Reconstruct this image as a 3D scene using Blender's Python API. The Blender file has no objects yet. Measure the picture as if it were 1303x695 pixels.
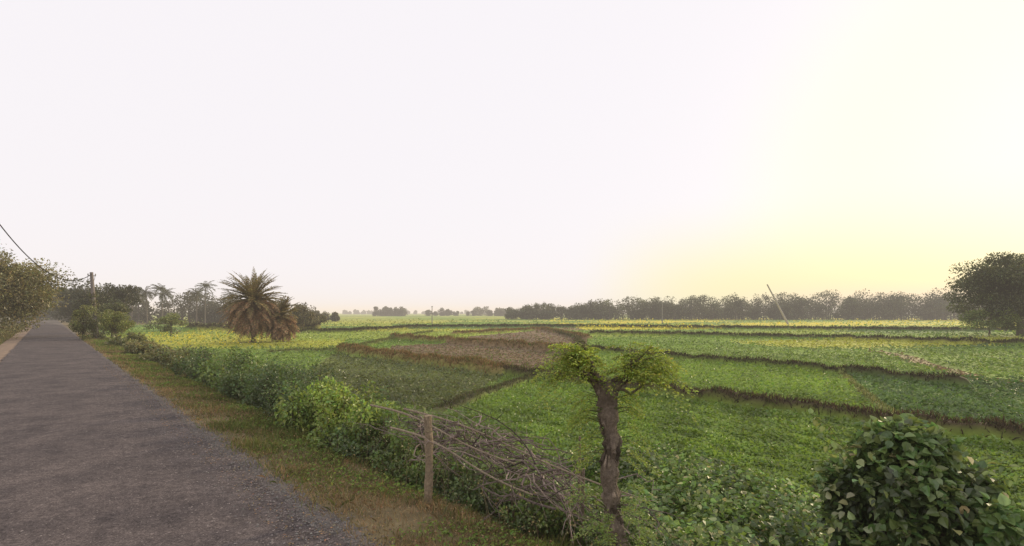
import bpy, math, numpy as np
from mathutils import Vector
R = np.random.default_rng(7)
sc = bpy.context.scene
U = np.array([-0.673, 0.740]); N2 = np.array([0.740, 0.673])   # road direction / right normal
def st(s, t): return s*U[0]+t*N2[0], s*U[1]+t*N2[1]
def tt(x, y): return x*N2[0]+y*N2[1]
def ss(x, y): return x*U[0]+y*U[1]
def wav(x, y, f, seed=0):
    r = np.random.default_rng(seed); o = 0
    for i in range(6):
        a = r.uniform(0, 6.28); k = f*r.uniform(.6, 1.8); p = r.uniform(0, 6.28)
        o = o+np.sin((x*np.cos(a)+y*np.sin(a))*k+p)
    return o/6*1.6
def norm(v): return v/np.maximum(np.linalg.norm(v, axis=-1, keepdims=True), 1e-9)
def rdir(n): return norm(R.normal(size=(n, 3)))

# ---------------------------------------------------------------- materials
def mat_new(name):
    m = bpy.data.materials.new(name); m.use_nodes = True
    nt = m.node_tree; nt.nodes.clear(); return m, nt
def mat_leaf(name, trans=.35, gloss=.06, rough=.45):
    m, nt = mat_new(name); n = nt.nodes; l = nt.links
    a = n.new('ShaderNodeAttribute'); a.attribute_name = 'Col'
    no = n.new('ShaderNodeTexNoise'); no.inputs['Scale'].default_value = 14
    mr = n.new('ShaderNodeMapRange'); mr.inputs[3].default_value = .7; mr.inputs[4].default_value = 1.3
    l.new(no.outputs[0], mr.inputs[0])
    mx = n.new('ShaderNodeVectorMath'); mx.operation = 'SCALE'
    l.new(a.outputs['Color'], mx.inputs[0]); l.new(mr.outputs[0], mx.inputs['Scale'])
    d = n.new('ShaderNodeBsdfDiffuse'); t = n.new('ShaderNodeBsdfTranslucent')
    g = n.new('ShaderNodeBsdfGlossy'); g.inputs['Roughness'].default_value = rough
    m1 = n.new('ShaderNodeMixShader'); m1.inputs[0].default_value = trans
    m2 = n.new('ShaderNodeMixShader'); m2.inputs[0].default_value = gloss
    o = n.new('ShaderNodeOutputMaterial')
    l.new(mx.outputs[0], d.inputs[0]); l.new(mx.outputs[0], t.inputs[0])
    l.new(d.outputs[0], m1.inputs[1]); l.new(t.outputs[0], m1.inputs[2])
    l.new(m1.outputs[0], m2.inputs[1]); l.new(g.outputs[0], m2.inputs[2])
    l.new(m2.outputs[0], o.inputs[0]); return m
def mat_rough(name, scale=8, lo=.6, hi=1.4, bump=.3):
    m, nt = mat_new(name); n = nt.nodes; l = nt.links
    a = n.new('ShaderNodeAttribute'); a.attribute_name = 'Col'
    geo = n.new('ShaderNodeNewGeometry')
    no = n.new('ShaderNodeTexNoise'); no.inputs['Scale'].default_value = scale; no.inputs['Detail'].default_value = 8
    no.inputs['Roughness'].default_value = .7
    l.new(geo.outputs['Position'], no.inputs['Vector'])
    mr = n.new('ShaderNodeMapRange'); mr.inputs[1].default_value = .25; mr.inputs[2].default_value = .75
    mr.inputs[3].default_value = lo; mr.inputs[4].default_value = hi
    l.new(no.outputs[0], mr.inputs[0])
    mx = n.new('ShaderNodeVectorMath'); mx.operation = 'SCALE'
    l.new(a.outputs['Color'], mx.inputs[0]); l.new(mr.outputs[0], mx.inputs['Scale'])
    b = n.new('ShaderNodeBsdfPrincipled'); b.inputs['Roughness'].default_value = .95
    b.inputs['Specular IOR Level'].default_value = .15
    bp = n.new('ShaderNodeBump'); bp.inputs['Strength'].default_value = bump; bp.inputs['Distance'].default_value = .05
    l.new(no.outputs[0], bp.inputs['Height']); l.new(bp.outputs[0], b.inputs['Normal'])
    l.new(mx.outputs[0], b.inputs['Base Color'])
    o = n.new('ShaderNodeOutputMaterial'); l.new(b.outputs[0], o.inputs[0]); return m
def mat_road():
    m, nt = mat_new('asphalt'); n = nt.nodes; l = nt.links
    geo = n.new('ShaderNodeNewGeometry')
    def noise(s, det=6, rough=.6):
        q = n.new('ShaderNodeTexNoise'); q.inputs['Scale'].default_value = s; q.inputs['Detail'].default_value = det
        q.inputs['Roughness'].default_value = rough; l.new(geo.outputs['Position'], q.inputs['Vector']); return q
    def ramp(src, p0, c0, p1, c1):
        r = n.new('ShaderNodeValToRGB'); r.color_ramp.elements[0].position = p0; r.color_ramp.elements[1].position = p1
        r.color_ramp.elements[0].color = (*c0, 1); r.color_ramp.elements[1].color = (*c1, 1); l.new(src.outputs[0], r.inputs[0]); return r
    def mul(a, b_):
        q = n.new('ShaderNodeMix'); q.data_type = 'RGBA'; q.blend_type = 'MULTIPLY'; q.inputs[0].default_value = 1
        l.new(a, q.inputs[6]); l.new(b_, q.inputs[7]); return q.outputs[2]
    def mixc(fac, a, col):
        q = n.new('ShaderNodeMix'); q.data_type = 'RGBA'; l.new(fac, q.inputs[0]); l.new(a, q.inputs[6]); q.inputs[7].default_value = (*col, 1); return q.outputs[2]
    a = noise(45, 7, .9); b_ = noise(.9, 6, .7); c = noise(3.5, 8, .78); f = noise(11, 6, .75); g = noise(24, 3, .6)
    r1 = ramp(a, .41, (.042, .037, .036), .60, (.185, .163, .156)); r2 = ramp(b_, .38, (.66, .64, .655), .64, (1.15, 1.09, 1.05))
    r4 = ramp(f, .38, (.68, .67, .68), .60, (1.15, 1.13, 1.12))
    o1 = mul(mul(r1.outputs[0], r2.outputs[0]), r4.outputs[0])
    o2 = mixc(ramp(c, .59, (0, 0, 0), .67, (.6, .6, .6)).outputs[0], o1, (.20, .165, .15))
    o3 = mixc(ramp(g, .645, (0, 0, 0), .68, (.85, .85, .85)).outputs[0], o2, (.31, .27, .245))   # exposed stones
    p = n.new('ShaderNodeBsdfPrincipled'); p.inputs['Roughness'].default_value = .92; p.inputs['Specular IOR Level'].default_value = .12
    l.new(o3, p.inputs['Base Color'])
    bp = n.new('ShaderNodeBump'); bp.inputs['Strength'].default_value = .35; bp.inputs['Distance'].default_value = .008
    l.new(a.outputs[0], bp.inputs['Height']); l.new(bp.outputs[0], p.inputs['Normal'])
    o = n.new('ShaderNodeOutputMaterial'); l.new(p.outputs[0], o.inputs[0]); return m
LEAF = mat_leaf('leaf', .42); DRY = mat_leaf('dry_leaf', .35, .02, .6); BARK = mat_rough('bark', 18, .5, 1.5, .9)
GROUND = mat_rough('soil_and_crop', 2.2, .62, 1.38, .5); ROAD = mat_road(); CONC = mat_rough('weathered_concrete', 10, .75, 1.2, .2)
WIRE = mat_rough('cable', 3, .9, 1.1, 0)

# ---------------------------------------------------------------- mesh builder
class B:
    def __init__(s): s.V = []; s.C = []; s.F = []; s.n = 0
    def add(s, V, F, C, m=0):
        V = np.asarray(V, float); F = np.asarray(F, int); C = np.asarray(C, float)
        if C.ndim == 1: C = np.tile(C, (len(V), 1))
        s.V.append(V); s.C.append(C); s.F.append((F+s.n, m)); s.n += len(V)
    def leaves(s, P, D, Nn, L, W, C, m=0, fold=.12):
        n = len(P); D = norm(D); S = norm(np.cross(D, Nn)); Nn = np.cross(S, D)
        L = np.broadcast_to(L, (n,))[:, None]; W = np.broadcast_to(W, (n,))[:, None]
        V = np.stack([P, P+.45*L*D+.5*W*S+fold*L*Nn, P+L*D-.1*L*Nn, P+.45*L*D-.5*W*S+fold*L*Nn], 1).reshape(-1, 3)
        F = np.arange(4*n).reshape(n, 4)
        s.add(V, F, np.repeat(np.broadcast_to(C, (n, 3)), 4, 0), m)
    def ovate(s, P, D, Nn, L, W, C, m=0):
        n = len(P); D = norm(D); S = norm(np.cross(D, Nn)); Nn = np.cross(S, D)
        L = np.broadcast_to(L, (n,))[:, None]; W = np.broadcast_to(W, (n,))[:, None]
        uv = [(0, 0), (.18, .42), (.5, .5), (.82, .24), (1, 0), (.82, -.24), (.5, -.5), (.18, -.42)]
        V = np.stack([P+u*L*D+v*W*S+(abs(v)*.35*W-.28*u*u*L)*Nn for u, v in uv], 1).reshape(-1, 3)
        k = np.arange(n)[:, None]*8
        C = np.repeat(np.broadcast_to(C, (n, 3)), 8, 0)
        F = np.concatenate([k+np.array([0, 1, 2, 3, 4]), k+np.array([0, 4, 5, 6, 7])])
        s.add(V, F, C, m)
    def blades(s, P, L, W, C, lean=.5, m=0):
        n = len(P); a = R.uniform(0, 6.283, n); ln = R.uniform(0, lean, n)
        D = np.stack([np.cos(a)*ln, np.sin(a)*ln, np.ones(n)], 1); D = norm(D)
        b = R.uniform(0, 6.283, n); S = np.stack([np.cos(b), np.sin(b), np.zeros(n)], 1)
        L = np.broadcast_to(L, (n,))[:, None]; W = np.broadcast_to(W, (n,))[:, None]
        V = np.stack([P-S*W/2, P+S*W/2, P+L*D*.6+S*W*.3, P+L*D+np.stack([np.cos(a), np.sin(a), 0*a-.6], 1)*L*ln[:, None]*.35, P+L*D*.6-S*W*.3], 1).reshape(-1, 3)
        s.add(V, np.arange(5*n).reshape(n, 5), np.repeat(np.broadcast_to(C, (n, 3)), 5, 0), m)
    def tube(s, pts, rad, C, m=0, k=7, cap=True, rough=0):
        pts = np.asarray(pts, float); n = len(pts); rad = np.broadcast_to(rad, (n,))
        T = norm(np.gradient(pts, axis=0)); ref = np.array([0, 0, 1.]) if abs(T[0][2]) < .8 else np.array([1., 0, 0])
        V = []
        for i in range(n):
            a = norm(np.cross(T[i], ref)); b = np.cross(T[i], a)
            for j in range(k):
                q = 6.2832*j/k; V.append(pts[i]+rad[i]*(1+(R.normal(0, rough) if rough else 0))*(np.cos(q)*a+np.sin(q)*b))
        F = [[i*k+j, i*k+(j+1) % k, (i+1)*k+(j+1) % k, (i+1)*k+j] for i in range(n-1) for j in range(k)]
        s.add(V, F, C, m)
        if cap:
            V = np.array(V); s.add(V[-k:], [list(range(k))], C, m)
    def build(s, name, mats, smooth=False):
        V = np.concatenate(s.V); C = np.concatenate(s.C)
        me = bpy.data.meshes.new(name); me.vertices.add(len(V)); me.vertices.foreach_set('co', V.ravel().astype(np.float32))
        loops = np.concatenate([f.ravel() for f, _ in s.F]); sizes = np.concatenate([np.full(len(f), f.shape[1]) for f, _ in s.F])
        mi = np.concatenate([np.full(len(f), m) for f, m in s.F])
        me.loops.add(len(loops)); me.loops.foreach_set('vertex_index', loops.astype(np.int32))
        me.polygons.add(len(sizes)); st_ = np.concatenate([[0], np.cumsum(sizes)[:-1]])
        me.polygons.foreach_set('loop_start', st_.astype(np.int32))
        me.polygons.foreach_set('material_index', mi.astype(np.int32))
        me.polygons.foreach_set('use_smooth', np.full(len(sizes), smooth))
        at = me.color_attributes.new('Col', 'FLOAT_COLOR', 'POINT')
        at.data.foreach_set('color', np.concatenate([np.clip(C, 0, 1), np.ones((len(C), 1))], 1).ravel().astype(np.float32))
        for m in mats: me.materials.append(m)
        me.update(calc_edges=True); me.validate()
        o = bpy.data.objects.new(name, me); sc.collection.objects.link(o); return o
def cvar(base, n, v=.25, hue=.12):
    c = np.array(base)[None]*(1+R.uniform(-v, v, (n, 1)))
    c = c*(1+R.normal(0, hue, (n, 3))*np.array([1, .4, .6])); return np.clip(c, .003, 1)

# ---------------------------------------------------------------- terrain description
def inpoly(x, y, poly):
    r = np.zeros(x.shape, bool); n = len(poly); j = n-1
    for i in range(n):
        xi, yi = poly[i]; xj, yj = poly[j]
        c = ((yi > y) != (yj > y)) & (x < (xj-xi)*(y-yi)/(yj-yi+1e-12)+xi); r ^= c; j = i
    return r
def dline(x, y, pl):
    d = np.full(x.shape, 1e9)
    for (ax, ay), (bx, by) in zip(pl[:-1], pl[1:]):
        vx, vy = bx-ax, by-ay; k = np.clip(((x-ax)*vx+(y-ay)*vy)/(vx*vx+vy*vy), 0, 1)
        d = np.minimum(d, np.hypot(x-ax-k*vx, y-ay-k*vy))
    return d
DRYC = (.18, .12, .05); DARK = (.05, .04, .022); OLIVE = (.13, .14, .045)
RIDGES = [  # polyline, half width, height, colour
 ([(-.5, 28.5), (2.7, 25.3), (5.1, 22.3), (7.6, 19.8), (10.4, 16.9), (11.6, 15.2), (13.2, 13.2), (18, 8)], .46, .48, (.062, .044, .025)),
 ([(-2.6, 17.8), (-1.8, 19.5), (0, 24), (2.1, 28.5), (4.6, 35.6), (6.7, 46.5), (8.6, 67), (6.8, 114)], .36, .28, (.08, .075, .035)),
 ([(-15, 46), (-12.7, 42), (-7.2, 35.6), (-2.4, 30.8), (-.5, 28.5)], .75, .6, DRYC),
 ([(-15.5, 67), (-7.3, 58.4), (-.9, 53), (5.65, 43.8)], .55, .6, DRYC),
 ([(-9, 80), (6.5, 104), (10, 67)], .6, .45, DRYC),
 ([(6.8, 46), (11, 40), (13.8, 36), (17.2, 32), (18.8, 29.2), (21, 24)], .38, .44, DARK),
 ([(12.8, 84), (42, 67), (54, 54), (70, 40)], .6, .5, DARK),
 ([(-20, 120), (10, 125), (60, 105), (110, 90)], .9, .5, DARK),
 ([(-46, 84), (-28, 90), (-20, 120)], .6, .6, DARK),
 ([(-21, 44), (-15, 46), (-15.5, 67), (-14, 90)], .4, .3, OLIVE),
 ([(-62, 98), (-50, 104), (-38, 100)], .8, 1.1, DARK),
 ([(18.8, 29.2), (14.6, 21), (11.9, 15.4)], .2, .12, (.16, .17, .055)),
]
PATH = [(33, 46), (31, 40), (27.6, 34), (25, 27.8), (25.6, 25.6), (34, 21)]
P_BROWN = [[(-6, 76), (6.2, 103), (10, 67), (6.5, 46.5), (-.9, 53), (-6.8, 58.4)],
           [(-12.6, 54), (-6.8, 58), (-.9, 53), (5.65, 43.8), (2.4, 31), (-.5, 30), (-10.2, 40)]]
P_MIX = [(-15, 43), (-12.5, 40), (-.4, 27.5), (-2.6, 18), (-10, 22)]
P_MUST = [(-60, 62), (-37, 47), (-27, 57), (-30, 72), (-52, 84)]
P_BRIGHT = [[(7.5, 46), (11, 40), (18.8, 29.2), (11.9, 15.4), (5.1, 22.5), (2.7, 28)],
            [(-1.8, 19.5), (0, 24), (1.8, 27), (5.1, 22.3), (13.2, 13.2), (18, 8), (8, 2), (2, 9)]]
P_DULL = [(18.8, 29), (25, 28), (40, 20), (40, 5), (18, 8), (13.2, 13.2), (11.9, 15.4)]
def hsh(i, j): return np.abs(np.sin(i*127.1+j*311.7)*43758.5453) % 1
G1 = np.array((.175, .255, .045)); G2 = np.array((.205, .305, .042)); G3 = np.array((.115, .19, .045))
BRN = np.array((.18, .13, .075)); MUS = np.array((.55, .49, .04))
def ridge(x, y):
    rz = np.zeros(x.shape); rc = np.zeros(x.shape+(3,)); rw = np.zeros(x.shape)
    wob = .18*wav(x, y, 1.7, 3)
    for pl, w, h, c in RIDGES:
        d = dline(x, y, pl)+wob*w*1.5; k = np.exp(-(d/w)**4*.6)
        rz = np.maximum(rz, k*h*(1+.25*wav(x, y, 2.3, 8))); s_ = k > rw
        rc[s_] = c; rw = np.maximum(rw, k)
    return rz, rc, rw
def height(x, y, full=True):
    t = tt(x, y)
    z = np.interp(t, [-60, -8, -4, -1.9, -1.7, 2.2, 2.5, 4.0, 4.9, 6.6, 9], [-.9, -.7, -.12, -.01, -.03, -.03, -.02, -.16, -.5, -.98, -1.0])
    amp = np.clip((np.abs(t-.3)-2.3)/3, 0, 1)
    z = z+amp*(.05*wav(x, y, 1.3, 1)+.02*wav(x, y, 5, 2))
    rz, rc, rw = ridge(x, y); z = z+rz*(t > 5.5)
    return z, rc, rw*(t > 5.5)
def classify(x, y):
    t = tt(x, y); s = ss(x, y)
    c = np.tile(G1, x.shape+(1,)); kind = np.zeros(x.shape, int)
    a = .22; xr = x*np.cos(a)+y*np.sin(a); yr = -x*np.sin(a)+y*np.cos(a)
    i = np.floor(yr/14+.15*wav(x, y, .02, 5)); j = np.floor((xr+hsh(i, 0)*60)/55); h = hsh(i, j)
    far = (y > 50)
    for lo, hi, col in [(0, .3, (.16, .25, .035)), (.3, .55, (.26, .33, .05)), (.55, .72, (.34, .36, .05)), (.72, .86, (.10, .17, .035)), (.86, 1.1, (.23, .18, .08))]:
        q = far & (h >= lo) & (h < hi); c[q] = col
    q = (y > 105) & (y < 330) & (h > .45) & (x > 15); c[q] = MUS*.9; kind[q] = 3
    q = (y > 190) & (x < 15) & (h > .5); c[q] = (.34, .36, .06)
    for p in P_BROWN: q = inpoly(x, y, p); c[q] = BRN; kind[q] = 1
    q = inpoly(x, y, P_MIX); c[q] = (.145, .17, .05)
    q = inpoly(x, y, P_MUST); c[q] = (.36, .36, .05); kind[q] = 3
    for p in P_BRIGHT: q = inpoly(x, y, p); c[q] = G2; kind[q] = 0
    q = inpoly(x, y, P_DULL); c[q] = G3; kind[q] = 0
    d = dline(x, y, PATH)+.15*wav(x, y, 1.5, 9)
    q = d < .75; c[q] = (.34, .29, .15); kind[q] = 1
    c = c*(1+.16*wav(x, y, .5, 11)+.10*wav(x, y, 2.2, 12))[..., None]
    w1 = .25*wav(x, y, 1.1, 21)
    q = t < 6.3+w1; c[q] = np.array((.07, .08, .03)); kind[q] = 2
    q = (t < 4.3+w1); c[q] = np.array((.165, .13, .07)); kind[q] = 2
    q = (t < 2.62+w1*.5); c[q] = (.14, .12, .105); kind[q] = 4
    q = t < -1.6; c[q] = (.24, .175, .125)
    q = t < -3.2; c[q] = (.15, .13, .06); kind[q] = 2
    return c, kind

ang = np.concatenate([np.radians(np.linspace(-54, 54, 900)), np.radians(np.linspace(54, 306, 90)[1:-1])])
rad = np.concatenate([[.02], np.geomspace(1.2, 140, 520), np.geomspace(143, 6000, 110)])
A, RR = np.meshgrid(ang, rad); X = RR*np.sin(A); Y = RR*np.cos(A)
Z, rc, rw = height(X, Y); C, kd = classify(X, Y)
C = C*(1-rw[..., None])+rc*rw[..., None]
C = C*(1+.12*wav(X, Y, 7, 31))[..., None]
na, nr = len(ang), len(rad); idx = np.arange(na*nr).reshape(nr, na); nx = np.roll(idx, -1, 1)
F = np.stack([idx[:-1], nx[:-1], nx[1:], idx[1:]], -1).reshape(-1, 4)[:, ::-1]
b = B(); b.add(np.stack([X, Y, Z], -1).reshape(-1, 3), F, C.reshape(-1, 3)); b.build('ground', [GROUND], True)

# road
b = B(); S_ = np.concatenate([np.linspace(-30, 40, 400), np.linspace(40.3, 420, 250)]); cols = np.linspace(0, 1, 9)
le = -1.72+.06*wav(S_, S_*0, 2.2, 41)+.04*wav(S_, S_*0, 7, 42); re = 2.3+.07*wav(S_, S_*0, 1.9, 43)+.05*wav(S_, S_*0, 8, 44)
T_ = le[:, None]+(re-le)[:, None]*cols[None]; SS = np.repeat(S_[:, None], 9, 1)
bend = np.clip(SS-110, 0, None)**2*.0006
Xr, Yr = SS*U[0]+(T_-bend)*N2[0], SS*U[1]+(T_-bend)*N2[1]; Zr = .012+.03*np.sin(np.pi*cols)[None]+0*SS
idx = np.arange(len(S_)*9).reshape(-1, 9)
F = np.stack([idx[:-1, :-1], idx[:-1, 1:], idx[1:, 1:], idx[1:, :-1]], -1).reshape(-1, 4)
b.add(np.stack([Xr, Yr, Zr], -1).reshape(-1, 3), F, (.1, .1, .1)); b.build('road', [ROAD], True)

# loose gravel on the shoulder
n = 12000; s = R.exponential(9, n)+2; t = 2.3+np.abs(R.normal(0, .25, n)); t[:2500] = 2.3-np.abs(R.normal(0, .3, 2500)); x, y = st(s, t); z = np.where(t < 2.3, .02, height(x, y)[0])
P = np.stack([x, y, z+.004], 1); sz = R.uniform(.005, .02, n)[:, None]
oc = np.array([[1, 0, 0], [0, 1, 0], [-1, 0, 0], [0, -1, 0], [0, 0, .8]])*1.0
V = P[:, None]+(oc[None]*R.uniform(.6, 1.3, (n, 5, 1)))*sz[:, None]; k = np.arange(n)[:, None]*5
F = np.concatenate([k+np.array(f) for f in ([0, 1, 4], [1, 2, 4], [2, 3, 4], [3, 0, 4])])
b = B(); b.add(V.reshape(-1, 3), F, np.repeat(cvar((.19, .17, .155), n, .4, .05), 5, 0)); b.build('gravel', [CONC])

# ---------------------------------------------------------------- crops over the fields
n = 440000; az = np.radians(R.uniform(-50, 52, n)); dy = R.uniform(0, 1, n)**.8*330+9
Yd = 2278/dy; x = np.tan(az)*Yd; y = Yd; keep = (tt(x, y) > 6.3); x, y = x[keep], y[keep]
z, rc, rw = height(x, y); c, kd = classify(x, y); r = np.hypot(x, y); n = len(x)
b = B()
q = (kd == 0) & (rw < .15); m = q.sum()
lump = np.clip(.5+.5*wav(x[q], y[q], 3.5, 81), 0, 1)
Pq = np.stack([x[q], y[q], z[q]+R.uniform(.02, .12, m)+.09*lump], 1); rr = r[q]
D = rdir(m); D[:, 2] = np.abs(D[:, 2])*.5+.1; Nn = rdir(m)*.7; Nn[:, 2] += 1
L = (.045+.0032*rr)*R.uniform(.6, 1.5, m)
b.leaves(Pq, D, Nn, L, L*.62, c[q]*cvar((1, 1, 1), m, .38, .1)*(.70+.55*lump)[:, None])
q = (kd == 3) & (rw < .25); m = q.sum(); Pq = np.stack([x[q], y[q], z[q]+R.uniform(.15, .75, m)], 1)
yel = R.uniform(0, 1, m)[:, None] < np.where(x[q] < 0, .42, .6)[:, None]; cc = np.where(yel, cvar((.68, .60, .05), m, .25, .05), cvar((.22, .30, .05), m, .3, .1))
D = rdir(m); Nn = rdir(m)*.5; Nn[:, 2] += 1; L = (.06+.0028*r[q])*R.uniform(.5, 1.3, m); b.leaves(Pq, D, Nn, L, L*.7, cc)
b.build('crop_field', [LEAF])
b = B(); q = (kd == 1); m = q.sum()
Pq = np.stack([x[q], y[q], z[q]+.01], 1); D = rdir(m); D[:, 2] = np.abs(D[:, 2])*.4; L = (.05+.003*r[q])*R.uniform(.5, 1.5, m)
cc = np.where(R.uniform(0, 1, m)[:, None] < .32, cvar((.16, .19, .05), m), cvar((.21, .15, .09), m)); b.leaves(Pq, D, rdir(m)*.5+np.array([0, 0, 1]), L, L*.7, cc)
b.build('plough_stubble', [DRY])
b = B()
for pl, w, h, c0 in RIDGES:
    for (ax, ay), (bx, by) in zip(pl[:-1], pl[1:]):
        ln = math.hypot(bx-ax, by-ay); dist = max(8, math.hypot((ax+bx)/2, (ay+by)/2)); m = int(ln*w*9000/dist)+20
        k = R.uniform(0, 1, m); off = R.normal(0, w*.7, m); px = ax+(bx-ax)*k-(by-ay)/ln*off; py = ay+(by-ay)*k+(bx-ax)/ln*off
        z0 = height(px, py)[0]
        cc = np.where(R.uniform(0, 1, m)[:, None] < .2, cvar((.13, .16, .04), m, .3), cvar(np.array(c0)*1.3, m, .4))
        L = R.uniform(.08, .2, m)*(1+dist*.012)*(.6+h); b.blades(np.stack([px, py, z0-.02], 1), L, .012+.0011*dist, cc, .9)
b.build('bund_grass', [DRY])

# ---------------------------------------------------------------- verge grass
n = 240000; s = R.uniform(0, 1, n)**2.2*75+1.2; t = R.uniform(2.42, 5.0, n)
den = .5+.5*wav(*st(s, t), 2.4, 51)+.25*wav(*st(s, t), 7, 54); edge = np.clip((t-2.4)/.5, 0, 1); k = R.uniform(0, 1, n) < (.15+.85*np.clip(den, 0, 1))*edge; s, t = s[k], t[k]
x, y = st(s, t); z = height(x, y)[0]; n = len(x); g = wav(x, y, .9, 52)+.5*wav(x, y, 3.2, 55)+.9*(t-3.5)
mixg = (R.uniform(-1, 1, n) < g*.9)[:, None]
cc = np.where(mixg, cvar((.17, .19, .05), n, .35), cvar((.30, .22, .11), n, .45)); dist = np.hypot(x, y)
b = B(); L = R.uniform(.03, .12, n)*(1+.8*np.clip(g, 0, 1)+.9*np.clip(wav(x, y, 4, 56), 0, 1))*(1+.006*dist); b.blades(np.stack([x, y, z-.01], 1), L, .0035+.0008*dist, cc, 1.1)
n = 32000; s = R.uniform(0, 1, n)**1.8*60+1; t = R.normal(4.0, .6, n); k = (wav(*st(s, t), 1.6, 53) > .0) & (t > 2.7); s, t = s[k], t[k]; x, y = st(s, t); n = len(x)
z = height(x, y)[0]; D = rdir(n); D[:, 2] *= .4; L = R.uniform(.02, .05, n)*(1+.05*np.hypot(x, y))
b.leaves(np.stack([x, y, z+R.uniform(.01, .12, n)], 1), D, rdir(n)*.6+np.array([0, 0, 1]), L, L*.6, cvar((.17, .24, .045), n, .35))
n = 3500; s = R.uniform(0, 1, n)**1.6*30+1; t = 1.9+R.uniform(0, 1, n)**1.2*2.2; x, y = st(s, t); z = np.maximum(height(x, y)[0], .02*(t < 2.35))+.02
D = rdir(n); D[:, 2] *= .2; b.leaves(np.stack([x, y, z], 1), D, rdir(n)*.3+np.array([0, 0, 1]), R.uniform(.02, .045, n), .018, cvar((.32, .22, .12), n, .4))
b.build('verge_grass', [DRY])
b = B(); n = 30000; s = R.uniform(15, 140, n); t = -R.uniform(2.7, 9, n); x, y = st(s, t); z = height(x, y)[0]
b.blades(np.stack([x, y, z], 1), R.uniform(.15, .5, n), .05, cvar((.18, .17, .06), n, .4), 1.0); b.build('grass', [DRY])

# ---------------------------------------------------------------- plants
def clump_leaves(b, c, r, n, L, col, flat=.8, big=False, m=0, v=.3, up=.7):
    d = rdir(n); rr = R.uniform(0, 1, n)**.45; P = np.array(c)+d*rr[:, None]*np.array(r)
    D = d*.8+rdir(n)*.8; D[:, 2] -= .15; Nn = rdir(n)*.7+d*.4+np.array([0, 0, up])
    Ls = L*R.uniform(.6, 1.35, n); cc = cvar(col, n, v)*(.75+.4*((d[:, 2]*rr+1)/2))[:, None]  # leaves darken toward the clump's underside: shade put into the colour
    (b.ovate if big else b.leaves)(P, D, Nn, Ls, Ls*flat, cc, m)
def bush(name, s, t, w, l, h, n, L, col, big=False, flat=.7):
    b = B(); x0, y0 = st(s, t); z0 = float(height(np.array([x0]), np.array([y0]))[0][0]); k = 20
    for i in range(k):
        a = R.uniform(0, 6.28); q = R.uniform(.1, 1)**.6; ds, dt = math.cos(a)*l*q, math.sin(a)*w*q
        x, y = st(s+ds, t+dt); zz = float(height(np.array([x]), np.array([y]))[0][0]); hh = (h)*(1-.35*q*q)*R.uniform(.55, 1.25)
        base = np.array([x0+(x-x0)*.5, y0+(y-y0)*.5, min(z0, zz)-.05]); tip = np.array([x, y, z0+hh*.9])
        mid = (base+tip)/2+R.normal(0, .08, 3)*h; b.tube([base, mid, tip], [.02, .014, .006], (.13, .10, .065), 1, 5)
        f = R.uniform(.65, 1.35)
        rw_ = min(w, l)*R.uniform(.22, .45)
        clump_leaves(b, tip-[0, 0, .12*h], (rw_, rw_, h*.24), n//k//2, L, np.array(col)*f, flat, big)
        clump_leaves(b, base*.4+mid*.6, (min(w, l)*.42, min(w, l)*.42, h*.4), n//k//2, L, np.array(col)*f*.7, flat, big)  # inner lower leaves darkened, interior shade painted into their colour
    return b.build(name, [LEAF, BARK])
GD = (.105, .155, .04); GB = (.25, .335, .055); GM = (.15, .215, .045)
for s, t, w, l, h, n, L, col in [
  (15.0, 5.0, 1.05, 1.7, 1.6, 10000, .075, GD), (17.5, 5.1, 1.1, 1.7, 1.55, 9000, .085, GD), (20.5, 5.1, 1.05, 2.0, 1.6, 8000, .095, GM), (24, 5.0, 1.05, 2.3, 1.4, 7000, .10, GD), (28.5, 4.9, .95, 2.8, 1.25, 5000, .12, (.16, .175, .055)),
  (34, 4.8, .85, 3.2, 1.1, 4000, .15, (.18, .18, .065)), (41, 4.6, .8, 3.6, 1.0, 2800, .18, (.20, .19, .07)), (51, 4.8, 1, 4.8, 1.2, 2300, .22, (.18, .19, .06)),
  (13.0, 4.9, .9, 1.3, 1.5, 8500, .07, GD)]:
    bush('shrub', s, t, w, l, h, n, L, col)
for s, t, w, l, h, n, L, col in [(11.6, 4.7, .8, 1.1, 1.45, 5600, .078, GB), (10.0, 4.75, .85, 1.1, 1.35, 5800, .075, GB), (8.6, 4.95, .75, .9, 1.15, 4200, .07, GM), (12.4, 4.45, .4, .5, 1.15, 1000, .08, GB), (11, 5.5, .6, 1.2, 1.3, 2800, .085, GM), (7.7, 5.5, .7, .8, 1.0, 3000, .07, GM)]:
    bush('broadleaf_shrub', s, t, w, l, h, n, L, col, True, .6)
for s, t, w, l, h, n, L, col in [(7.6, 4.45, .45, .9, .5, 3400, .05, GM), (6.2, 4.6, .5, .9, .5, 3600, .05, GD), (5.0, 4.7, .5, .9, .55, 3200, .05, GM), (9.3, 4.3, .4, .9, .55, 2200, .06, GD), (6.9, 5.6, .6, 1.1, .85, 3200, .06, GM), (5.6, 5.3, .6, .9, .8, 3000, .06, GM), (4.1, 5.3, .6, .8, .65, 2400, .06, GM), (3.2, 4.9, .5, .7, .55, 2400, .055, GD)]:
    bush('weed_clump', s, t, w, l, h, n, L, col)

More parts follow.
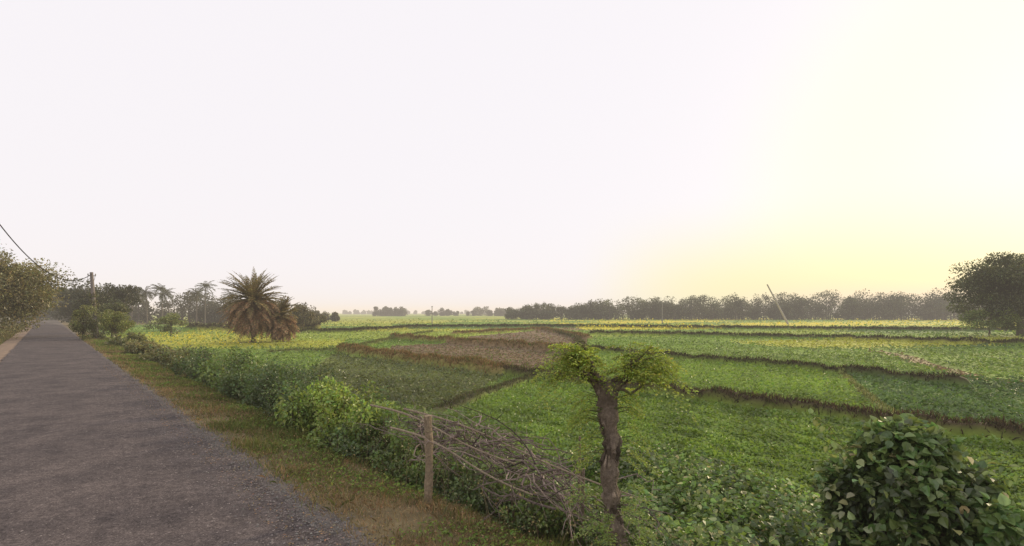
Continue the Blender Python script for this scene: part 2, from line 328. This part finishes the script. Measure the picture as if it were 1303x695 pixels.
# leafy vine bed at lower right
b = B(); n = 32000; s = R.uniform(-4, 7.5, n); t = 4.8+R.uniform(0, 1, n)**.85*6.2
lim = 10.5+.6*wav(s, t*0, 1.4, 61); k = (t < lim) & (s < 7.0+.5*wav(t, s*0, 2, 62)+.15*(t-5)); s, t = s[k], t[k]; x, y = st(s, t); n = len(x); z = height(x, y)[0]
top = .52+.28*wav(x, y, 1.6, 63)+.22*wav(x, y, 4.2, 64); top *= np.clip((10.9-t)/1.5, .35, 1)
P = np.stack([x, y, z+np.clip(top, .05, 2)*R.uniform(.25, 1.05, n)], 1); a = R.uniform(0, 6.28, n)
D = np.stack([np.cos(a), np.sin(a), R.normal(-.1, .35, n)], 1); Nn = rdir(n)*.6+np.array([0, 0, 1]); L = R.uniform(.04, .12, n)
tone = (1+.45*wav(x, y, 2.5, 65))[:, None]
cc = np.where(R.uniform(0, 1, n)[:, None] < .08, cvar((.42, .43, .19), n), cvar((.155, .235, .048), n, .55))*tone; b.ovate(P, D, Nn, L, L*.85, cc); b.build('bean_vines', [LEAF])

# vine covered bush on the right
b = B(); cx, cy = 4.3, 5.5
for i in range(9):
    a = R.uniform(0, 6.28); tip = np.array([cx+.5*math.cos(a), cy+.5*math.sin(a), R.uniform(.4, 1.1)])
    b.tube([[cx, cy, -1.05], [(cx+tip[0])/2, (cy+tip[1])/2, 0], tip], [.035, .022, .008], (.1, .08, .05), 1, 6)
for i in range(70):
    a = R.uniform(0, 6.28); q = R.uniform(0, 1)**.5; h = R.uniform(0, 1); rr = .90*math.sqrt(max(.08, 1-(h*1.0)**3.6))*q
    c = (cx+rr*math.cos(a)+.22*(1-h)-.08, cy+rr*math.sin(a), -.95+2.12*h)
    clump_leaves(b, c, (.25, .25, .22), 180, .085, np.array((.12, .175, .05))*R.uniform(.5, 1.5)*(1+.4*(h-.5)), .85, True, up=.8)  # leaf colour brightens with height, imitating light from above
n = 130; d = rdir(n); d[:, 0] -= .5; d[:, 2] += .4; d = norm(d); P = np.array([cx, cy, .2])+d*np.array([.84, .84, 1.0]); b.ovate(P, rdir(n)*.6+d*.4-[0, 0, .3], d+[0, 0, .5], .09, .075, cvar((.42, .44, .2), n, .4))  # pale leaves gathered top left, painting in the bush's lit side
for i in range(44):
    a = R.uniform(0, 6.28); p = np.array([cx+.6*math.cos(a), cy+.6*math.sin(a), R.uniform(0, 1.0)]); e = p+np.array([math.cos(a)*.35, math.sin(a)*.35, R.uniform(-.1, .4)]); b.tube([p, (p+e)/2+[0, 0, .06], e], .004, (.15, .17, .06), 1, 4)
    k = R.uniform(.3, 1, 9)[:, None]; b.ovate(p+(e-p)*k, rdir(9), rdir(9)*.5+[0, 0, 1], .075, .06, cvar((.2, .27, .07), 9))
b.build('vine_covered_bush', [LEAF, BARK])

# moringa stump tree
b = B(); cx, cy = .98, 5.0; bk = (.20, .158, .12); zt = 1.72; z0_ = -.45
ts = np.linspace(0, 1, 40); pts = np.stack([cx+.09*(1-ts)-.07*ts+.025*np.sin(ts*9)+.012*np.sin(ts*27), cy+.03*np.sin(ts*7), z0_+(zt-z0_)*ts], 1)
b.tube(pts, .080-.012*ts+.012*np.sin(ts*23)+.012*np.sin(ts*51)+.02*np.clip(ts-.85, 0, 1)*6, bk, 1, 18, True, .08)
for q in range(130):
    h = R.uniform(0, 1); a = R.uniform(0, 6.28); p = np.array([np.interp(h, ts, pts[:, 0]), np.interp(h, ts, pts[:, 1]), z0_+(zt-z0_)*h]); o = np.array([math.cos(a), math.sin(a), 0]); hh = R.uniform(.03, .12)
    b.tube([p+o*.045-[0, 0, hh], p+o*R.uniform(.074, .098), p+o*.045+[0, 0, hh]], [.018, .02, .01], np.array(bk)*R.uniform(.35, 1.6), 1, 6, True, .2)
top = pts[-1]; tips = []
for dx, dy_, dz, r0 in [(-.13, .02, .17, .052), (.12, .0, .12, .055), (0, -.04, .06, .07)]:
    b.tube([top-[0, 0, .12], top+np.array([dx*.4, dy_, dz*.3]), top+np.array([dx, dy_, dz]), top+np.array([dx*1.15, dy_, dz+.05])], [r0+.02, r0+.012, r0, r0*.35], np.array(bk)*.85, 1, 10, True, .15)
for i in range(15):
    sg = -1 if i % 2 else 1; st0 = top+np.array([sg*R.uniform(.05, .14), R.normal(0, .04), R.uniform(.02, .14)]); w_ = R.uniform(.10, .36)
    e = st0+np.array([sg*w_*R.uniform(.4, 1.1), R.normal(0, .14), R.uniform(.08, .32)]); mid = (st0+e)/2+R.normal(0, .045, 3)+[0, 0, -.02]; r0 = R.uniform(.010, .022)
    b.tube([st0, (st0+mid)/2+R.normal(0, .015, 3), mid, (mid+e)/2+R.normal(0, .02, 3), e], [r0*1.3, r0*1.1, r0, r0*.7, r0*.45], np.array(bk)*R.uniform(.55, 1.1), 1, 7, True, .1)
    for j in range(4):
        f = e+np.array([sg*R.uniform(-.03, .18), R.normal(0, .14), R.uniform(-.04, .12)]); b.tube([e, (e+f)/2+R.normal(0, .02, 3), f], [.008, .006, .003], (.17, .16, .07), 1, 5); tips.append(f); tips.append((e+f)/2)
    tips.append(mid)
def spray(b, p, d, L, col, leaf=.028, pairs=9):
    d = np.array(d, float); d /= np.linalg.norm(d); side = np.cross(d, [0, 0, 1.]); side /= np.linalg.norm(side)+1e-6
    k = np.linspace(.12, 1, pairs); droop = -.38*k*k
    C_ = p+d*k[:, None]*L+np.array([0, 0, 1])*(droop*L)[:, None]
    b.tube(np.vstack([p, C_]), .0022, (.2, .25, .07), 0, 3, False)
    for sgn in (-1, 1):
        for w in (.0, .5, 1.0):
            wl = .32*L*np.sin(np.pi*np.clip(k*.85+.12, 0, 1)); P = C_+side*sgn*(wl*w)[:, None]+R.normal(0, .008, (pairs, 3))
            D = side*sgn*.8+d*.6+R.normal(0, .35, (pairs, 3)); b.leaves(P, D, np.array([0, 0, 1.])+R.normal(0, .6, (pairs, 3)), leaf*R.uniform(.7, 1.3, pairs), leaf*.6, cvar(col, pairs, .3))
for i in range(120):
    p = tips[R.integers(len(tips))]; a = R.uniform(0, 6.28); spray(b, p, (math.cos(a)*1.3, math.sin(a), R.uniform(-.2, .5)), R.uniform(.14, .34), np.array((.36, .43, .06))*R.uniform(.65, 1.15), .032)
for i in range(34):
    sg = 1 if R.uniform() < .6 else -1; p = top+np.array([sg*R.uniform(.22, .42), R.normal(0, .12), R.uniform(.08, .42)]); spray(b, p, (sg, R.normal(0, .5), R.uniform(-.45, .25)), R.uniform(.25, .45), (.34, .41, .065), .032)
for i in range(46):
    h = R.uniform(.66, 1.0); sg = 1 if R.uniform() < .4 else -1; p = np.array([np.interp(h, ts, pts[:, 0]), cy, z0_+(zt-z0_)*h]); e = p+np.array([sg*R.uniform(.08, .24), R.normal(0, .08), .05]); b.tube([p, e], [.006, .003], (.14, .16, .06), 1, 4); spray(b, e, (sg, R.normal(0, .6), -.35), R.uniform(.14, .28), (.28, .36, .055), .026)
for i in range(70):
    h = R.uniform(.08, .52); p = np.array([np.interp(h, ts, pts[:, 0]), cy, z0_+(zt-z0_)*h]); a = R.uniform(0, 6.28); e = p+np.array([math.cos(a)*.2, math.sin(a)*.2, .12]); b.tube([p, e], [.006, .003], (.14, .16, .06), 1, 4)
    spray(b, e, (math.cos(a), math.sin(a), .1), R.uniform(.12, .28), (.22, .30, .06))
b.build('moringa_tree', [LEAF, BARK])

# fence post and rails
b = B(); fx, fy = -1.16, 7.1
zz = np.linspace(-.4, 1.07, 12); b.tube(np.stack([fx+.012*np.sin(zz*4), fy+0*zz, zz], 1), .056+.004*np.sin(zz*11), (.29, .225, .15), 0, 10, True, .05)
b.tube([[fx-.058, fy-.02, .86], [fx, fy-.062, .865], [fx+.058, fy-.02, .86], [fx, fy+.05, .86], [fx-.05, fy, .85]], .008, (.3, .25, .15), 0, 5)
b.build('fence_post', [BARK], False)
for s, t, h in [(4.2, 5.0, .95), (9.4, 4.6, .8), (5.1, 6.0, 1.1)]:
    b = B(); x, y = st(s, t); b.tube([[x, y, -.6], [x+.02, y, 0], [x+.03, y+.02, h*.55]], [.026, .024, .02], (.2, .155, .11), 0, 7); b.build('fence_post', [BARK], True)
b = B()
for i in range(190):
    s0 = R.uniform(3.8, 7.9); t0 = R.uniform(4.4, 5.4); ln = R.uniform(.4, 1.8); a = R.normal(0, .6)+(math.pi if R.uniform() < .5 else 0)
    h0 = .12+.42*R.uniform(0, 1)**1.4+.30*math.exp(-((s0-6.4)/1.3)**2); up = R.normal(.0, .24); k = np.linspace(0, 1, 8); sg = R.normal(0, .25)
    s_ = s0+math.cos(a)*ln*k; t_ = t0+math.sin(a)*ln*k*.6+sg*np.sin(k*3.1)+R.normal(0, .02, 8); x, y = st(s_, t_)
    z = h0-.16*(t0-4.5)+up*ln*k-R.uniform(0, .25)*ln*k*k+R.normal(0, .02, 8); r0 = R.uniform(.004, .016)
    cc = np.array((.27, .21, .18))*R.uniform(.3, 1.5)
    b.tube(np.stack([x, y, z], 1), r0*(1-.75*k), cc, 0, 5)
    for j in range(3):
        q = R.integers(2, 7); p = np.array([x[q], y[q], z[q]]); e = p+R.normal(0, .15, 3); b.tube([p, (p+e)/2+R.normal(0, .02, 3), e], [r0*.5, r0*.4, .0015], cc, 0, 4)
for s0, s1, t0, t1, z0, z1 in [(8.6, 5.0, 4.35, 4.6, .82, .55), (8.2, 3.4, 4.8, 5.1, .75, .4), (7.6, 4.4, 4.2, 4.35, .6, .35)]:
    k = np.linspace(0, 1, 12); x, y = st(s0+(s1-s0)*k, t0+(t1-t0)*k+.05*np.sin(k*6)); b.tube(np.stack([x, y, z0+(z1-z0)*k+.05*np.sin(k*5)], 1), .02-.010*k, (.30, .24, .17), 0, 7)
b.build('brushwood_pile', [BARK])
b = B()
for i in range(110):
    s0, t0 = R.uniform(2.5, 9), R.uniform(3.9, 6.2); x, y = st(s0, t0); z = float(height(np.array([x]), np.array([y]))[0][0]); h = R.uniform(.25, .7)
    e = np.array([x+R.normal(0, .1), y+R.normal(0, .1), z+h]); b.tube([[x, y, z], [(x+e[0])/2+.02, (y+e[1])/2, z+h*.5], e], [.004, .003, .0015], (.27, .22, .13), 0, 4)
    clump_leaves(b, e, (.06, .06, .12), 12, .03, (.3, .26, .13), .5)
b.build('dry_weed_stalks', [DRY])

# ---------------------------------------------------------------- trees
def tree(name, x, y, z0, H, cr, tr, nl, L, col, clumps=22, base=.35, lean=0, crz=None, bark=(.12, .10, .075), wob=1.0):
    b = B(); crz = crz or (H*(1-base)*.5); cz = z0+H-crz
    k = np.linspace(0, 1, 6); tp = np.stack([x+lean*k+.1*tr*np.sin(k*8), y+0*k, z0-.2+(cz-z0)*k], 1); b.tube(tp, tr*(1.15-.6*k), bark, 1, 8)
    for i in range(clumps):
        d = rdir(1)[0]; q = R.uniform(.35, 1)**.7
        c = np.array([x+lean, y, cz])+d*q*np.array([cr, cr, crz])*R.uniform(.7, .95)*(1+.16*wob*math.sin(3*d[0]+5*d[2]+x))
        st0 = tp[R.integers(3, 6)]; b.tube([st0, (st0+c)/2+R.normal(0, .06*cr, 3), c], [tr*.35, tr*.22, tr*.06], bark, 1, 5)
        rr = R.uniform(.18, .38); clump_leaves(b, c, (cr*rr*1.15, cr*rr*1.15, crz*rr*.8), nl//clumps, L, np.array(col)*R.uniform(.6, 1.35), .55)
    return b.build(name, [LEAF, BARK])
tree('roadside_tree', -50.6, 50, -.4, 10.4, 5.6, .28, 22000, .25, (.22, .20, .07), 60, .04)
tree('roadside_tree', -67, 64, -.4, 9.5, 5, .28, 8000, .36, (.17, .16, .055), 30, .1)
tree('roadside_tree', -84, 82, -.4, 9.5, 5.5, .28, 6000, .45, (.14, .14, .045), 30, .1)
tree('roadside_tree', -112, 110, -.4, 11, 6.5, .28, 5000, .7, (.12, .12, .05), 30, .05)
tree('roadside_tree', -150, 157, -.4, 13, 8, .3, 4000, .9, (.12, .12, .06), 28, .05)
tree('roadside_tree', -172, 196, -.4, 13, 9, .3, 4000, 1.0, (.12, .12, .065), 28, .05)
tree('roadside_tree', -118, 137, -.5, 12, 6.5, .3, 4500, .75, (.08, .085, .04), 28, .05)
tree('roadside_tree', -86, 103, -.5, 9.3, 5, .25, 5500, .5, (.07, .075, .03), 28, .05)
tree('roadside_tree', -66, 80.5, -.6, 7.2, 3, .18, 4500, .3, (.08, .085, .03), 24, .1)
tree('roadside_tree', -50, 64, -.6, 4.9, 2.0, .15, 3600, .22, (.12, .13, .045), 20, .1)
tree('roadside_tree', -67, 88, -.8, 8.8, 3.3, .2, 4500, .36, (.07, .07, .03), 22, .3)
tree('small_tree', -37.6, 48.5, -.6, 4.0, 1.5, .1, 5500, .14, (.22, .24, .055), 20, .05)
tree('small_tree', -39.4, 47, -.5, 4.2, 1.1, .1, 3600, .15, (.20, .21, .055), 18, .05)
tree('small_tree', -52, 78, -.9, 3.4, 2.4, .12, 2600, .27, (.18, .21, .06), 16, .05)
tree('small_tree', -40, 98, -1, 5.2, 2.6, .12, 2800, .33, (.15, .13, .055), 16, .05)
tree('small_tree', -43.5, 112, -1, 4.2, 3.4, .12, 2800, .36, (.17, .15, .06), 16, .05)
tree('mango_tree', 75.5, 76, -.8, 13.4, 8.6, .42, 40000, .36, (.10, .115, .035), 76, .17, wob=1.7)
tree('small_tree', 70, 75, -.9, 4.8, 3.4, .12, 5000, .28, (.22, .28, .06), 22, .03)
tree('small_tree', 80, 72, -.9, 3.6, 2.4, .12, 3000, .35, (.16, .18, .06), 18, .05)
def frond(b, p, az, el, L, col, leaf, curl=.9, pairs=22, m=0, lw=.1):
    h = np.array([math.cos(az), math.sin(az), 0]); k = np.linspace(0, 1, pairs); ang_ = np.maximum(el-curl*k, -1.55)
    dx = np.cumsum(np.cos(ang_))/pairs*L; dz = np.cumsum(np.sin(ang_))/pairs*L
    C_ = p+h*dx[:, None]+np.array([0, 0, 1.])*dz[:, None]; side = np.array([-h[1], h[0], 0]); b.tube(C_[::3], .03*L/3*(1-.7*k[::3]), np.array(col)*.8, m, 4, False)
    T = np.gradient(C_, axis=0); T = norm(T)
    for sg in (-1, 1):
        D = T*.9+side*sg*.75+np.array([0, 0, .12])+R.normal(0, .15, (pairs, 3)); b.leaves(C_, D, np.cross(T, D)*sg+R.normal(0, .2, (pairs, 3)), leaf*np.sin(np.pi*(k*.8+.15)), leaf*lw, cvar(col, pairs, .3), m, .0)
def date_palm(x, y, z0, h, L, nf, dead):
    b = B(); k = np.linspace(0, 1, 10); b.tube(np.stack([x+.1*np.sin(k*3), y+0*k, z0+h*k], 1), .28+.05*np.sin(k*40), (.14, .105, .07), 1, 9); top = np.array([x, y, z0+h])
    for i in range(nf):
        frond(b, top+R.normal(0, .12, 3), R.uniform(0, 6.28), R.uniform(-.2, 1.5), L*R.uniform(.85, 1.12), np.array((.27, .215, .095))*R.uniform(.65, 1.2), .62, R.uniform(.4, .9), 26, 0, .13)
    for i in range(dead):
        frond(b, top-[0, 0, R.uniform(0, 1.5)], R.uniform(0, 6.28), R.uniform(-.8, .2), L*R.uniform(.8, 1.1), np.array((.38, .25, .14))*R.uniform(.6, 1.2), .6, R.uniform(.6, 1.1), 24, 0, .15)
    return b.build('date_palm', [DRY, BARK])
date_palm(-30.9, 61, -1, 5.0, 4.0, 130, 260); date_palm(-27.9, 61.8, -1, 3.2, 2.4, 50, 110)
def coconut(x, y, h, L=3.4):
    b = B(); k = np.linspace(0, 1, 8); ln = R.normal(0, .6); b.tube(np.stack([x+ln*k*k, y+0*k, -1+h*k], 1), .2-.07*k, (.14, .12, .10), 1, 6)
    for i in range(26): frond(b, np.array([x+ln, y, h-1]), R.uniform(0, 6.28), R.uniform(-.5, 1.2), L, (.11, .11, .055), .9, R.uniform(.7, 1.3), 16, 0, .16)
    b.build('coconut_palm', [LEAF, BARK])
for x, y, h in [(-104, 152, 10.2), (-99, 148, 8.8), (-116, 156, 9.2), (-90, 150, 11), (-83, 152, 8.8), (-107, 150, 9.6), (-79, 156, 7.8), (-95, 154, 9.2)]: coconut(x, y, h)
def mass(name, pts, dens, L, col, spread, low=.72):
    b = B()
    for (x0, y0, h0), (x1, y1, h1) in zip(pts[:-1], pts[1:]):
        n = max(2, int(math.hypot(x1-x0, y1-y0)*dens))
        for i in range(n):
            k = R.uniform(); h = (h0+(h1-h0)*k)*R.uniform(low-.3, 1.12); x = x0+(x1-x0)*k; y = y0+(y1-y0)*k+R.uniform(0, spread); cr = h*R.uniform(.25, .65)
            f = R.uniform(.6, 1.35); b.tube([[x, y, -1.2], [x, y, h*.5]], [.3, .15], (.12, .1, .09), 1, 5)
            for j in range(8):
                d = rdir(1)[0]; c = np.array([x, y, -1+h*.58])+d*np.array([cr*.8, cr*.8, h*.3]); clump_leaves(b, c, (cr*.42, cr*.42, h*.14), 60, L, np.array(col)*f*R.uniform(.75, 1.25), .7)
            clump_leaves(b, (x, y, -.2+h*.15), (cr*1.2, cr*1.2, h*.26), 120, L, np.array(col)*f*.9, .7)
    return b.build(name, [LEAF, BARK])
mass('distant_trees', [(-2, 262, 6.5), (8, 260, 8), (20, 258, 10), (45, 255, 10), (80, 252, 12), (105, 250, 12), (140, 250, 12), (185, 245, 15), (215, 235, 14), (250, 230, 15), (290, 215, 15)], 1.1, .7, (.09, .10, .045), 24)
mass('distant_trees', [(-190, 190, 13), (-150, 175, 12), (-125, 168, 10.5), (-90, 165, 10), (-72, 170, 7)], .7, .6, (.11, .105, .055), 14)
mass('distant_trees', [(-80, 190, 5.5), (-66, 195, 4)], .6, .7, (.17, .155, .08), 10)
mass('distant_trees', [(-143, 520, 10), (-112, 520, 10)], .6, 1.2, (.12, .12, .07), 14)  # farther masses get greyer leaves, distance haze put into the colour
mass('distant_trees', [(-95, 560, 8), (-30, 560, 10), (0, 500, 9)], .2, 1.2, (.12, .12, .07), 20)
mass('distant_trees', [(-700, 1100, 9), (-300, 1200, 9), (200, 1300, 9), (500, 900, 12)], .08, 3, (.12, .12, .08), 50)

# ---------------------------------------------------------------- poles and wires
def pole(name, base, top, r, arm=True, vine=False, col=(.28, .25, .23)):
    b = B(); base = np.array(base, float); top = np.array(top, float); k = np.linspace(0, 1, 8)[:, None]; b.tube(base+(top-base)*k, (r*(1.25-.5*k[:, 0])), col, 0, 10)
    if arm:
        c = base+(top-base)*.95; d = np.array([N2[0], N2[1], 0]); b.tube([c-d*.3, c, c+d*.3], .045, (.2, .19, .19), 0, 6)
        for q in (-.28, 0, .28): p = c+d*q; b.tube([p, p+[0, 0, .1], p+[0, 0, .22]], [.03, .06, .03], (.35, .33, .30), 0, 7)
    if vine:
        for i in range(30):
            h = R.uniform(0, .8)**1.2; c = base+(top-base)*h+R.normal(0, .12*(1.3-h), 3); clump_leaves(b, c, (.34*(1.3-h), .34*(1.3-h), .3), 60, .14, (.16, .16, .05), .7, False, 1)
    return b.build(name, [CONC, LEAF], True)
pole('utility_pole', (-40.6, 50, -.4), (-41.1, 50, 6.45), .19, True, True, (.22, .19, .175))
pole('utility_pole', (-27.3, 25, -.3), (-27.3, 25, 10.5), .15)
pole('utility_pole', (81, 150, -1), (74.8, 150, 10.8), .24, False, False, (.36, .34, .32))
pole('utility_pole', (-25, 160, -1), (-25, 160, 4.6), .13, True)
pole('utility_pole', (47, 160, -1), (47, 160, 5.8), .13, True)
b = B(); k = np.linspace(0, 1, 40)
a = np.array([-27.3, 25, 10.2]); e = np.array([-41.05, 50, 6.3]); p = a+(e-a)*k[:, None]; p[:, 2] -= 4*2.7*k*(1-k); b.tube(p, .032, (.03, .03, .03), 0, 6, False)
for o in (-.28, .28):
    a = np.array([-41.05+o*N2[0], 50+o*N2[1], 6.3]); e2 = np.array([-70+o, 84, 6.2]); p = a+(e2-a)*k[:, None]; p[:, 2] -= 4*.8*k*(1-k); b.tube(p, .018, (.03, .03, .03), 0, 5, False)
b.build('overhead_wires', [WIRE])
pole('utility_pole', (-70, 84, -.4), (-70, 84, 6.6), .13)
b = B(); u = np.linspace(0, 1, 14); a = np.linspace(0, 2*np.pi, 28, endpoint=False); UU, AA = np.meshgrid(u, a, indexing='ij')
X = 66.5+UU*4.0*np.cos(AA); Y = 62+UU*3*np.sin(AA); Z = -1.1+1.4*np.cos(UU*np.pi/2)**1.3*(1+.12*wav(X, Y, 2, 71)); idx = np.arange(14*28).reshape(14, 28); nx = np.roll(idx, -1, 1)
b.add(np.stack([X, Y, Z], -1).reshape(-1, 3), np.stack([idx[:-1], idx[1:], nx[1:], nx[:-1]], -1).reshape(-1, 4), (.36, .20, .13)); b.build('earth_mound', [GROUND], True)

# ---------------------------------------------------------------- low ground haze: homogeneous absorbing volume, added glow imitates scattered light
me = bpy.data.meshes.new('haze'); s_ = 5500; zb, zt_ = -20, 30
me.from_pydata([(x, y, z) for z in (zb, zt_) for x, y in ((-s_, -s_), (s_, -s_), (s_, s_), (-s_, s_))], [], [(3, 2, 1, 0), (4, 5, 6, 7), (0, 1, 5, 4), (1, 2, 6, 5), (2, 3, 7, 6), (3, 0, 4, 7)])
hz = bpy.data.objects.new('haze', me); sc.collection.objects.link(hz)
m, nt = mat_new('haze_glow'); n = nt.nodes; l = nt.links
SIG = .0006
ab = n.new('ShaderNodeVolumeAbsorption'); ab.inputs['Color'].default_value = (0, 0, 0, 1); ab.inputs['Density'].default_value = SIG
em = n.new('ShaderNodeEmission'); em.inputs[0].default_value = (.97, .84, .70, 1); em.inputs[1].default_value = SIG
ad = n.new('ShaderNodeAddShader'); o = n.new('ShaderNodeOutputMaterial'); l.new(ab.outputs[0], ad.inputs[0]); l.new(em.outputs[0], ad.inputs[1]); l.new(ad.outputs[0], o.inputs['Volume']); me.materials.append(m)

# ---------------------------------------------------------------- sky, sun, camera
SUN_AZ = math.radians(48); SUN_EL = math.radians(16)
w = bpy.data.worlds.new('World'); sc.world = w; w.use_nodes = True; nt = w.node_tree; n = nt.nodes; l = nt.links; n.clear()
sky = n.new('ShaderNodeTexSky'); sky.sky_type = 'NISHITA'; sky.sun_disc = False; sky.sun_elevation = SUN_EL; sky.sun_rotation = SUN_AZ
sky.air_density = 1; sky.dust_density = 3; sky.ozone_density = 1
b1 = n.new('ShaderNodeBackground'); b1.inputs[1].default_value = .006; l.new(sky.outputs[0], b1.inputs[0])
tc = n.new('ShaderNodeTexCoord'); sx = n.new('ShaderNodeSeparateXYZ'); l.new(tc.outputs['Generated'], sx.inputs[0])
def lobe(az, el, lo_):
    dt = n.new('ShaderNodeVectorMath'); dt.operation = 'DOT_PRODUCT'; l.new(tc.outputs['Generated'], dt.inputs[0]); a_, e_ = math.radians(az), math.radians(el)
    dt.inputs[1].default_value = (math.sin(a_)*math.cos(e_), math.cos(a_)*math.cos(e_), math.sin(e_))
    mr = n.new('ShaderNodeMapRange'); mr.interpolation_type = 'SMOOTHSTEP'; mr.inputs[1].default_value = lo_; mr.inputs[2].default_value = 1.0; l.new(dt.outputs['Value'], mr.inputs[0]); return mr.outputs[0]
def low(z1):
    mr = n.new('ShaderNodeMapRange'); mr.interpolation_type = 'SMOOTHSTEP'; mr.inputs[1].default_value = 0; mr.inputs[2].default_value = z1; mr.inputs[3].default_value = 1; mr.inputs[4].default_value = 0
    l.new(sx.outputs['Z'], mr.inputs[0]); return mr.outputs[0]
def mulf(a, b_):
    q = n.new('ShaderNodeMath'); q.operation = 'MULTIPLY'; l.new(a, q.inputs[0]); l.new(b_, q.inputs[1]); return q.outputs[0]
def mixw(f, a, c):
    q = n.new('ShaderNodeMix'); q.data_type = 'RGBA'; l.new(f, q.inputs[0])
    if isinstance(a, tuple): q.inputs[6].default_value = a
    else: l.new(a, q.inputs[6])
    q.inputs[7].default_value = c; return q.outputs[2]
c1 = mixw(lobe(46, 9, .90), (.935, .90, .935, 1), (.95, .92, .76, 1))            # broad pale glow
c2 = mixw(mulf(lobe(32, 2, .90), low(.22)), c1, (.95, .88, .44, 1))               # yellow, low on the horizon
c3 = mixw(mulf(lobe(42, 0, .93), low(.07)), c2, (.98, .74, .55, 1))               # peach just above the trees
b2 = n.new('ShaderNodeBackground'); b2.inputs[1].default_value = 1.0; l.new(c3, b2.inputs[0])
ad = n.new('ShaderNodeAddShader'); l.new(b1.outputs[0], ad.inputs[0]); l.new(b2.outputs[0], ad.inputs[1])
ow = n.new('ShaderNodeOutputWorld'); l.new(ad.outputs[0], ow.inputs[0])
ld = bpy.data.lights.new('sun', 'SUN'); ld.energy = 3.4; ld.angle = math.radians(3); ld.color = (1, .80, .54)
lo = bpy.data.objects.new('sun', ld); sc.collection.objects.link(lo)
d = Vector((math.sin(SUN_AZ)*math.cos(SUN_EL), math.cos(SUN_AZ)*math.cos(SUN_EL), math.sin(SUN_EL))); lo.rotation_euler = d.to_track_quat('Z', 'Y').to_euler()
cd = bpy.data.cameras.new('camera'); cam = bpy.data.objects.new('camera', cd); sc.collection.objects.link(cam)
cam.location = (0, 0, 2.5); cam.rotation_euler = (math.radians(90), 0, 0); cd.sensor_width = 36; cd.lens = 36*651/1303; cd.shift_y = 50.5/1303
cd.clip_start = .05; cd.clip_end = 12000; sc.camera = cam
sc.view_settings.view_transform = 'Standard'; sc.view_settings.look = 'None'; sc.view_settings.exposure = 0
